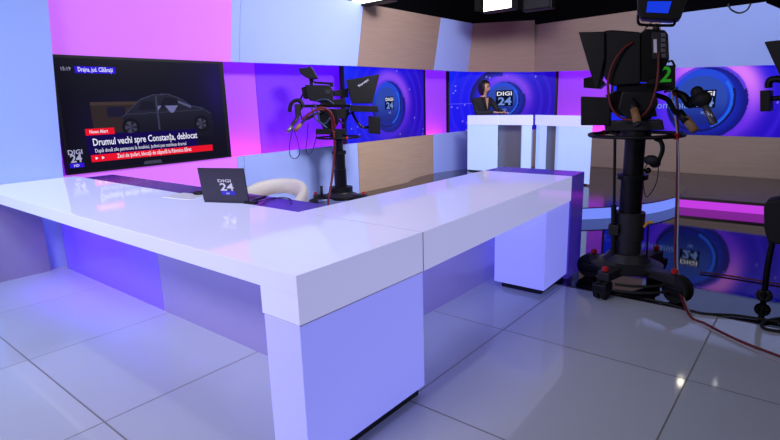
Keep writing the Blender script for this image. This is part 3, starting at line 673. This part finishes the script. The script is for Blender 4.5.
# viewfinder on top
vf = P2('viewfinder', S([(637, -6), (690, -7), (684, 8), (680, 20), (672, 22), (641, 20), (637, 12)], -.10, .10, .012), 'blk')
for v in [1]:
    b = S([(647.5, 3.5), (671, 3.5), (667.5, 15), (646, 14)], -.112, -.1, 0); 
    for q in b.verts: q.co.z -= 1.375
    obj('viewfinder_screen', b, 'monitor_blue', vf)
b = R2.tube([(638, 14, 0), (638.5, 23, 0), (645, 25, 0), (668, 25.5, 0), (674, 24.5, 0), (675, 17, 0)], .011, 8); P2('viewfinder_bracket', b, 'blkm', True)
b = nb(); cyl(b, R2.p(656, 32), R2.p(656, 24), .03, .018, 14); P2('viewfinder_stem', b, 'grey', True)
b = R2.tube([(652, 22, 0), (646, 28, -.02), (642, 34, -.03)], .005, 6); P2('viewfinder_cable', b, 'blk', True)
b = R2.tube([(668, 62, 0), (672, 61, 0), (675, 67, 0)], .008, 8); P2('tally_cable', b, 'grey', True)

# headphones hanging from the near pedestal
hp = root('headphones', R2.b+R2.p(657, 150, -.05), 'black headphones hanging from the steering ring of the near pedestal', 'headphones')
off = R2.p(657, 150, -.05)
def sub(b, o_): 
    for v in b.verts: v.co -= o_
    return b
b = R2.tube([(655, 138.5, -.05), (661, 142, -.05), (662.5, 150, -.05), (659, 160, -.05), (656, 165, -.05)], .018, 8); obj('headband', sub(b, off), 'blk', hp, True)
b = nb(); ball(b, R2.p(651, 160, -.07), .052, (1.15, .6, .8), 14); obj('ear_cup', sub(b, off), 'rubber', hp, True)
b = nb(); ball(b, R2.p(655, 163.5, -.03), .045, (1, .6, .8), 14); obj('ear_cup', sub(b, off), 'rubber', hp, True)
b = R2.tube([(648, 163, -.07), (643.5, 172, -.07), (644, 190, -.07), (647, 197, -.07), (654, 188, -.07), (657.5, 178, -.07), (658.5, 166, -.05)], .004, 6); obj('headphone_cord', sub(b, off), 'blk', hp, True)

# long cables from the near camera to the floor
def fcable(name, pix, r, m, label, z=None):
    b = tube(nb(), pix, r, 8); return tag(obj(name, b, m, None, True), label, 'cable', None)
def W2(x, y, d=0): return R2.p(x, y, d)+R2.b
fcable('camera_cable', [W2(674, 92, -.05), W2(677.5, 105, -.1), W2(677.5, 150, -.12), W2(676.5, 200, -.13), W2(675, 240, -.14), W2(676, 275, -.2), at_z(688, 313, .03), at_z(706, 324, .012), at_z(740, 341, .012), at_z(790, 360, .012)], .009, 'redcable', 'dark red cable hanging from camera 2 and running right across the floor')
fcable('camera_cable', [W2(671, 90, -.07), W2(674, 110, -.15), W2(678.5, 150, -.17), W2(678.5, 205, -.18), W2(677.5, 245, -.2), W2(679, 280, -.25), at_z(692, 317, .01), at_z(712, 330, .01), at_z(745, 346, .01), at_z(790, 367, .01)], .006, 'whitecable', 'thin white cable hanging beside the dark red one from camera 2')
fcable('floor_cable', [at_z(605, 293, .012), at_z(640, 298, .012), at_z(668, 304, .012), at_z(700, 313, .012), at_z(740, 316, .012), at_z(790, 324, .012)], .011, 'rubber', 'black cable lying where white tiles meet black floor, behind the near pedestal')
fcable('floor_cable', [at_z(700, 272, .012), at_z(730, 276, .012), at_z(760, 281, .012), at_z(790, 286, .012)], .008, 'redcable', 'dark reddish cable on the black floor right of the near pedestal')
fcable('floor_cable', [at_z(795, 318, .012), at_z(775, 319, .012), at_z(763, 323, .012), at_z(766, 329, .012), at_z(795, 333, .012)], .012, 'rubber', 'black cable bend at the right edge of the floor')

# ---- far camera by the left wall
B1 = (-6.02, 6.05, 0); R1 = Rig(B1)
p1 = ped(R1, 'black pedestal carrying the far camera, standing by the pale blue wall panel', 1.13, .345,
   [('lower_column', .2, .62, .105, 'blkm'), ('lower_collar', .26, .33, .2, 'blk'), ('middle_column', .62, .88, .095, 'blkm'), ('clamp_collar', .86, .91, .12, 'blk'), ('upper_column', .9, 1.12, .07, 'blkm'), ('head_mount', 1.11, 1.19, .15, 'blk')],
   .95, [(.45, .1, .08), (-.28, -.36, .08), (-.2, .42, .08)])
b = R1.tube([(321.5, 186, -.15), (321.7, 196, -.15)], .02, 8); obj('lever_rod', b, 'blk', p1, True)
c1 = root('studio_camera', Vector(B1)+Vector((0, 0, 1.195)), 'black studio camera with a prompter hood, in front of the purple wall', 'camera', 'studio cameras')
def P1(name, b, m, sm=False):
    for v in b.verts: v.co.z -= 1.195
    return obj(name, b, m, c1, sm)
S = R1.slab
P1('viewfinder_hood', S([(298.6, 68.5), (307, 69), (310, 66), (314, 70), (318.5, 78.5), (314, 79.5), (307, 78), (301, 74)], -.12, .12, .012), 'blk')
P1('viewfinder_stem', S([(309, 77), (313.5, 77), (313, 85), (310, 85)], -.03, .03, .005), 'blkm')
P1('camera_body', S([(305.5, 85), (330, 85.5), (333, 90), (333.5, 101), (322, 103), (310, 100.5), (308, 95)], -.13, .13, .01), 'blk')
P1('top_handle', S([(313, 81), (317, 81.5), (331, 82.5), (333, 82.5), (333, 87), (330, 87), (330, 84.5), (314, 83.5)], -.03, .03, .004), 'blkm')
b = S([(325.5, 89.5), (330.5, 89.5), (330.5, 94), (325.5, 94)], -.14, -.125, 0); P1('label_plate', b, 'grey')
P1('lens', S([(333, 91), (341, 90.5), (348, 88), (348, 98), (341, 95.5), (333, 96)], -.07, .07, .012), 'blk')
P1('prompter_hood', S([(346.2, 80.2), (353, 80), (367, 76.8), (378.5, 75), (371.5, 103.5), (352.5, 103.5), (350, 98)], -.22, .22, .006), 'blk')
q = R1.p(358.2, 87.5, 0)-R1.f*.222; q.z -= 1.195
text('hood_lettering', 'Teleprompter', q, (R1.r+Vector((0, 0, .62))), (R1.r*-.62+Vector((0, 0, 1))), .045, 'white_print', c1, .004, .19)
P1('prompter_monitor', S([(350, 105), (377, 106), (377.5, 112), (350, 111.5)], -.2, .2, .005), 'blk')
P1('script_monitor', S([(368.5, 116), (380, 117), (380, 134), (368.5, 133)], -.1, .1, .006), 'blk')
P1('monitor_arm', R1.tube([(352, 112, 0), (356, 120, 0), (362, 127, 0), (369, 127, 0)], .022, 8), 'blkm', True)
P1('camera_plate', S([(303, 104.5), (350, 104.5), (350, 107.5), (303, 107.5)], -.1, .1, .004), 'blkm')
P1('pan_head', S([(320, 108), (337, 109), (339, 122), (334, 130), (324, 130), (319, 120)], -.12, .12, .012), 'blkm')
P1('head_base', S([(316, 129), (345, 129), (346, 134), (316, 134)], -.14, .14, .005), 'blk')
P1('focus_control', R1.tube([(289.5, 112, -.1), (291, 104, -.1), (296, 100.5, -.1), (301, 101.5, -.1), (303, 107, -.1)], .03, 8), 'blk', True)
P1('zoom_control', S([(295, 104), (301, 104), (301.5, 115), (296, 116)], -.16, -.04, .01), 'rubber')
b = R1.tube([(300, 105, -.1), (297, 118, -.15), (293, 124, -.2), (288.5, 131, -.25)], .028, 8); P1('pan_bar', b, 'blk', True)
b = R1.tube([(325, 112, -.1), (315, 114, -.2), (305, 120, -.25), (300, 126, -.3)], .018, 8); P1('pan_bar', b, 'blk', True)
b = nb(); cyl(b, R1.p(292, 126, -.22), R1.p(287, 132, -.27), .03, None, 12); P1('handle_grip', b, 'steel', True)
b = nb(); cyl(b, R1.p(301, 124, -.28), R1.p(295, 130.5, -.32), .03, None, 12); P1('handle_grip', b, 'tan', True)
b = R1.tube([(308, 86, -.08), (302, 96, -.1), (299, 103, -.1)], .014, 8); P1('support_arm', b, 'blkm', True)
for k, (pts, m) in enumerate([([(333, 133, -.15), (331, 116, -.17), (326, 110, -.18), (318, 110, -.2), (310, 113, -.2), (301, 120, -.2)], 'redcable'), ([(335, 128, -.16), (332, 114, -.19), (322, 107.5, -.2), (312, 112, -.22), (305, 118, -.22)], 'redcable'),
                              ([(314, 104, -.15), (318, 112, -.2), (320, 122, -.2), (327, 128, -.2)], 'bluecable'), ([(312, 108, -.18), (315, 118, -.2), (324, 124, -.2), (330, 118, -.2)], 'bluecable'), ([(316, 101, -.15), (326, 99.5, -.16), (334, 104, -.16)], 'bluecable')]):
    P1('control_cable', R1.tube(pts, .014, 8), m, True)
P1('focus_rod', R1.tube([(303, 107, -.12), (300, 112, -.14), (304, 120, -.14), (312, 117, -.14), (318, 112, -.12)], .012, 8), 'blkm', True)
P1('base_clamp', S([(322, 100), (344, 99), (347, 105), (320, 105)], -.12, .12, .004), 'blk')
P1('side_box', S([(337, 109), (349, 108), (349, 113), (344, 119), (338, 118)], -.1, .08, .006), 'blk')
P1('support_arm', R1.tube([(337, 118, -.05), (344, 124, -.05), (348, 115, -.05), (354, 112, -.05)], .013, 8), 'blk', True)
P1('rear_battery', S([(301.5, 88), (307, 86), (309, 99), (304, 99)], -.09, .09, .006), 'blkm')
P1('hanging_cord', R1.tube([(293, 128, -.25), (290, 142, -.25), (290, 155, -.25), (295, 158.5, -.25), (299.5, 154, -.25), (298, 142, -.25), (294, 130, -.25)], .006, 6), 'blk', True)
P1('hanging_cord', R1.tube([(308, 124, -.2), (307, 140, -.2), (306, 150, -.2), (309, 154, -.2), (313, 149, -.2), (317, 134, -.2)], .006, 6), 'blk', True)
def W1(x, y, d=0): return R1.p(x, y, d)+R1.b
fcable('camera_cable', [W1(333.5, 131, -.17), W1(334.5, 145, -.16), W1(333.5, 165, -.16), W1(331, 185, -.22), W1(329, 196, -.30), W1(328, 206, -.5)], .016, 'redcable', 'red cable hanging down the front of the far camera pedestal')

# ---- third camera, mostly outside the right edge
B3 = (.12, 4.95, 0); R3 = Rig(B3)
p3 = root('camera_tripod', B3, 'black tripod at the right edge of the picture with only one leg in view', 'tripod')
b = nb(); cyl(b, (0, 0, .66), (0, 0, 1.35), .05); obj('column', b, 'blkm', p3)
b = nb(); box(b, (-.12, -.12, 1.34), (.12, .12, 1.42), .01); obj('head', b, 'blk', p3)
for (x, y) in ((-.34, -.02), (.30, -.22), (.22, .34)):
    lg = obj('leg', tube(nb(), [(0, 0, .75), (x*.85, y*.85, .66), (x*1.0, y*1.0, .40), (x*1.0, y*1.0, .0)], .022, 10, True), 'blkm', p3, True)
    b = nb(); torus(b, (x, y, .06), .035, .022, Matrix.Rotation(PI/2, 4, 'X'), 20, 8); obj('caster', b, 'rubber', p3, True)
b = R3.slab([(765, 205), (768, 199), (790, 196), (790, 244), (769, 240), (765.5, 226)], -.1, .1, .02); obj('brake_housing', b, 'rubber', p3)
c3 = root('studio_camera', Vector(B3)+Vector((0, 0, 1.425)), 'black camera at the right edge of the picture, only its hood corner in view', 'camera', 'studio cameras')
def P3(name, b, m, sm=False):
    for v in b.verts: v.co.z -= 1.425
    return obj(name, b, m, c3, sm)
P3('prompter_hood', R3.slab([(767.5, 43.5), (800, 40), (820, 45), (820, 95), (797, 95), (786, 84)], -.2, .2, .006), 'blk')
P3('camera_body', R3.slab([(818, 45), (860, 45), (860, 92), (818, 92)], -.13, .13, .01), 'blkm')
P3('camera_plate', R3.slab([(790, 93), (850, 93), (850, 126), (790, 126)], -.1, .1, .01), 'blkm')
P3('monitor_arm', R3.tube([(795, 92, -.05), (782, 80, -.05), (770, 80.5, -.05), (768.5, 88, -.05)], .025, 8), 'blk', True)
P3('script_monitor', R3.slab([(762, 90.5), (772, 90), (772, 111), (762, 111)], -.12, .1, .005), 'blk')
b = R3.tube([(771, 99, -.05), (780, 98, -.05), (792, 98, -.05)], .018, 8); P3('monitor_bracket', b, 'blk', True)

# ------------------------------------------------------------------ ceiling lamps and cables
def softlight(px0, px1, pyb, z, Y, label, lit, h=.45):
    a = at_y(px0, pyb, Y); b_ = at_y(px1, pyb, Y); w = (b_-a).length; 
    t = root('studio_softlight', (a+b_)/2, label, 'studio light', 'softlights hanging under the black ceiling', rz=math.atan2(b_.y-a.y, b_.x-a.x)+.0)
    box(b := nb(), (-w/2-.04, .0, -.03), (w/2+.04, .2, h+.03), .01); obj('housing', b, 'blk', t)
    box(b := nb(), (-w/2, -.012, 0), (w/2, -.002, h), 0); obj('lamp_face', b, 'lamp' if lit else 'grey', t)
    b = nb(); cyl(b, (0, .1, h+.03), (0, .1, 4.6-t.location.z), .02); obj('hanger', b, 'black', t)
    for s in (-1, 1): prism(b := nb(), [Vector((s*(w/2+.045), 0, 0)), Vector((s*(w/2+.12), -.15, 0)), Vector((s*(w/2+.12), -.15, h)), Vector((s*(w/2+.045), 0, h))], (s*.008, 0.004, 0)); obj('barn_door', b, 'black', t)
    return t
softlight(484, 511, 9.5, 0, 9.6, 'bright softlight hanging in the middle of the top edge', True, .4)
softlight(353, 388, 2, 0, 7.2, 'bright softlight above the join of blue and wooden panels, left of the middle one', True, .3)
softlight(524, 549, 8, 0, 10.0, 'unlit grey softlight hanging right of the bright middle one', False, .4)
for (x, y), lab in (((-1.66, 11.1), 'left'), ((-1.11, 11.45), 'right')):
    sp = root('spotlight', (x, y, 4.05), f'small bright spotlight near the ceiling over the stage, {lab} one of two', 'spotlight', 'stage spotlights')
    tl = Matrix.Rotation(math.radians(125), 4, 'X')
    b = nb(); cyl(b, (0, 0, -.12), (0, 0, .06), .07, .09, 20); bmesh.ops.transform(b, matrix=tl, verts=b.verts); obj('housing', b, 'black', sp)
    b = nb(); cyl(b, (0, 0, .061), (0, 0, .066), .052 if lab == 'left' else .035, None, 20); bmesh.ops.transform(b, matrix=tl, verts=b.verts); obj('lens', b, 'spotlamp' if lab == 'left' else 'lamp', sp)
    b = nb(); cyl(b, (0, 0, .05), (0, 0, .55), .015); obj('hanger', b, 'black', sp)
fcable('ceiling_cable', [at_y(728, 4, 9.8), at_y(731, 9.5, 9.8), at_y(739, 13, 9.8), at_y(747, 10, 9.8), at_y(751, 3, 9.8)], .012, 'blk', 'black cable loop hanging down in front of the pale blue panel, top right')
bm = nb(); P = [at_y(764, -14, 6.0), at_y(766, 3, 6.0), at_y(790, 13, 6.0), at_y(800, -14, 6.0)]; prism(bm, P, (0.1, .3, 0), .005)
o = obj('light_flag', bm, 'black'); o.name = 'hanging_light_flag'; tag(o, 'black flag hanging from the ceiling in the top right corner', 'light flag')
# move flag origin
# ------------------------------------------------------------------ lights
def area(name, loc, tgt, sx, sy, power, col, spread=180):
    l = bpy.data.lights.new(name, 'AREA'); l.shape = 'RECTANGLE'; l.size = sx; l.size_y = sy; l.energy = power; l.color = col; l.spread = math.radians(spread)
    o = bpy.data.objects.new(name, l); COL.objects.link(o); o.location = loc
    o.rotation_euler = (Vector(tgt)-Vector(loc)).to_track_quat('-Z', 'Y').to_euler(); return o
def strip(name, p, q, z, tgt_off, w, power, col):
    """long thin lamp between plan points p and q"""
    p, q = Vector((*p, z)), Vector((*q, z)); c = (p+q)/2; d = (q-p).normalized(); n = Vector(tgt_off).normalized()
    l = bpy.data.lights.new(name, 'AREA'); l.shape = 'RECTANGLE'; l.size = (q-p).length; l.size_y = w; l.energy = power; l.color = col
    o = bpy.data.objects.new(name, l); COL.objects.link(o)
    n = (n - d*n.dot(d)).normalized(); y = (-n).cross(d); mm = Matrix((d, y, -n)).transposed().to_4x4(); mm.translation = c; o.matrix_world = mm; return o
PK = (1, .16, .75); VI = (.22, .015, 1)
XB = XR+.19
area('side_fill', (3.0, 2.2, 3.6), (-1.7, 3.0, .6), 1.2, 1.0, 9, (.92, .88, 1), 90)
strip('recess_uplight', (XB, 4.6), (XB, 10.6), .80, (-.35, 0, 1), .08, 30, PK)
strip('recess_downlight', (XB, 4.6), (XB, 10.9), 2.6, (-.45, 0, -1), .08, 25, VI)
u0 = pb+_n2*.16+_d*.05; u1 = u0+_d*2.2
strip('recess_uplight', tuple(u0), tuple(u1), .80, (0, .35, 1), .08, 13, PK)
strip('recess_downlight', tuple(u0), tuple(u1), 2.5, (0, .45, -1), .08, 16, VI)
strip('recess_uplight', (XB, 4.65), (XB, 4.93), .80, (-.35, 0, 1), .08, 4, PK)
W_ = (.84, .84, 1)
area('key_left', (-1.5, 5.5, 4.4), (-6.6, 6.5, 2.0), 1.5, 1.0, 172, W_, 100)
area('key_slab', (-3.0, -.5, 4.4), (-6.3, 1.0, 1.8), 1.2, 1.0, 72, (.50, .66, 1), 95)
area('key_back', (-2.2, 5.4, 4.4), (-4.5, 11.5, 1.8), 1.5, 1.0, 80, W_, 110)
area('key_right', (.6, 6.0, 4.3), (-.2, 11.3, 2.8), 1.0, 1.0, 66, (.62, .76, 1), 110)
area('desk_top_fill', (-3.2, 1.6, 4.45), (-3.2, 2.2, .9), 3.2, 1.4, 12, (.84, .86, 1))
area('presenter_fill', (-3.4, 6.6, 4.4), (-5.0, 9.8, 1.2), 1, .8, 50, (.95, .95, 1))
area('front_fill', (-2.6, -2.2, 4.3), (-3.2, 1.6, .5), 2.0, 1.0, 70, (.94, .86, 1), 100)
def spot(name, loc, tgt, power, col, ang=120, r=.01):
    l = bpy.data.lights.new(name, 'SPOT'); l.energy = power; l.color = col; l.spot_size = math.radians(ang); l.spot_blend = 1; l.shadow_soft_size = r
    o = bpy.data.objects.new(name, l); COL.objects.link(o); o.location = loc; o.rotation_euler = (Vector(tgt)-Vector(loc)).to_track_quat('-Z', 'Y').to_euler()
for x, p in ((-5.6, 20), (-5.1, 22), (-4.6, 16)): spot('desk_underlight', (x, 1.45, .84), (x, 2.0, .1), p, (.22, .06, 1))
for x in (-3.9, -3.1, -2.4): spot('desk_underlight', (x, 1.45, .84), (x, 2.0, .4), 7, (.55, .5, 1))
for y in (2.6, 3.3): spot('desk_underlight', (-1.72, y, .71), (-2.28, y, .3), 7, (.45, .45, 1))
w = bpy.data.worlds.new('dark_studio'); C.world = w; w.use_nodes = True
w.node_tree.nodes['Background'].inputs[0].default_value = (.35, .4, .8, 1); w.node_tree.nodes['Background'].inputs[1].default_value = .0
C.view_settings.view_transform = 'Standard'; C.view_settings.look = 'None'; C.view_settings.exposure = 0.0; C.view_settings.gamma = 1; C.view_settings.use_curve_mapping = False
C.cycles.use_denoising = True; C.cycles.max_bounces = 6; C.cycles.sample_clamp_indirect = 4
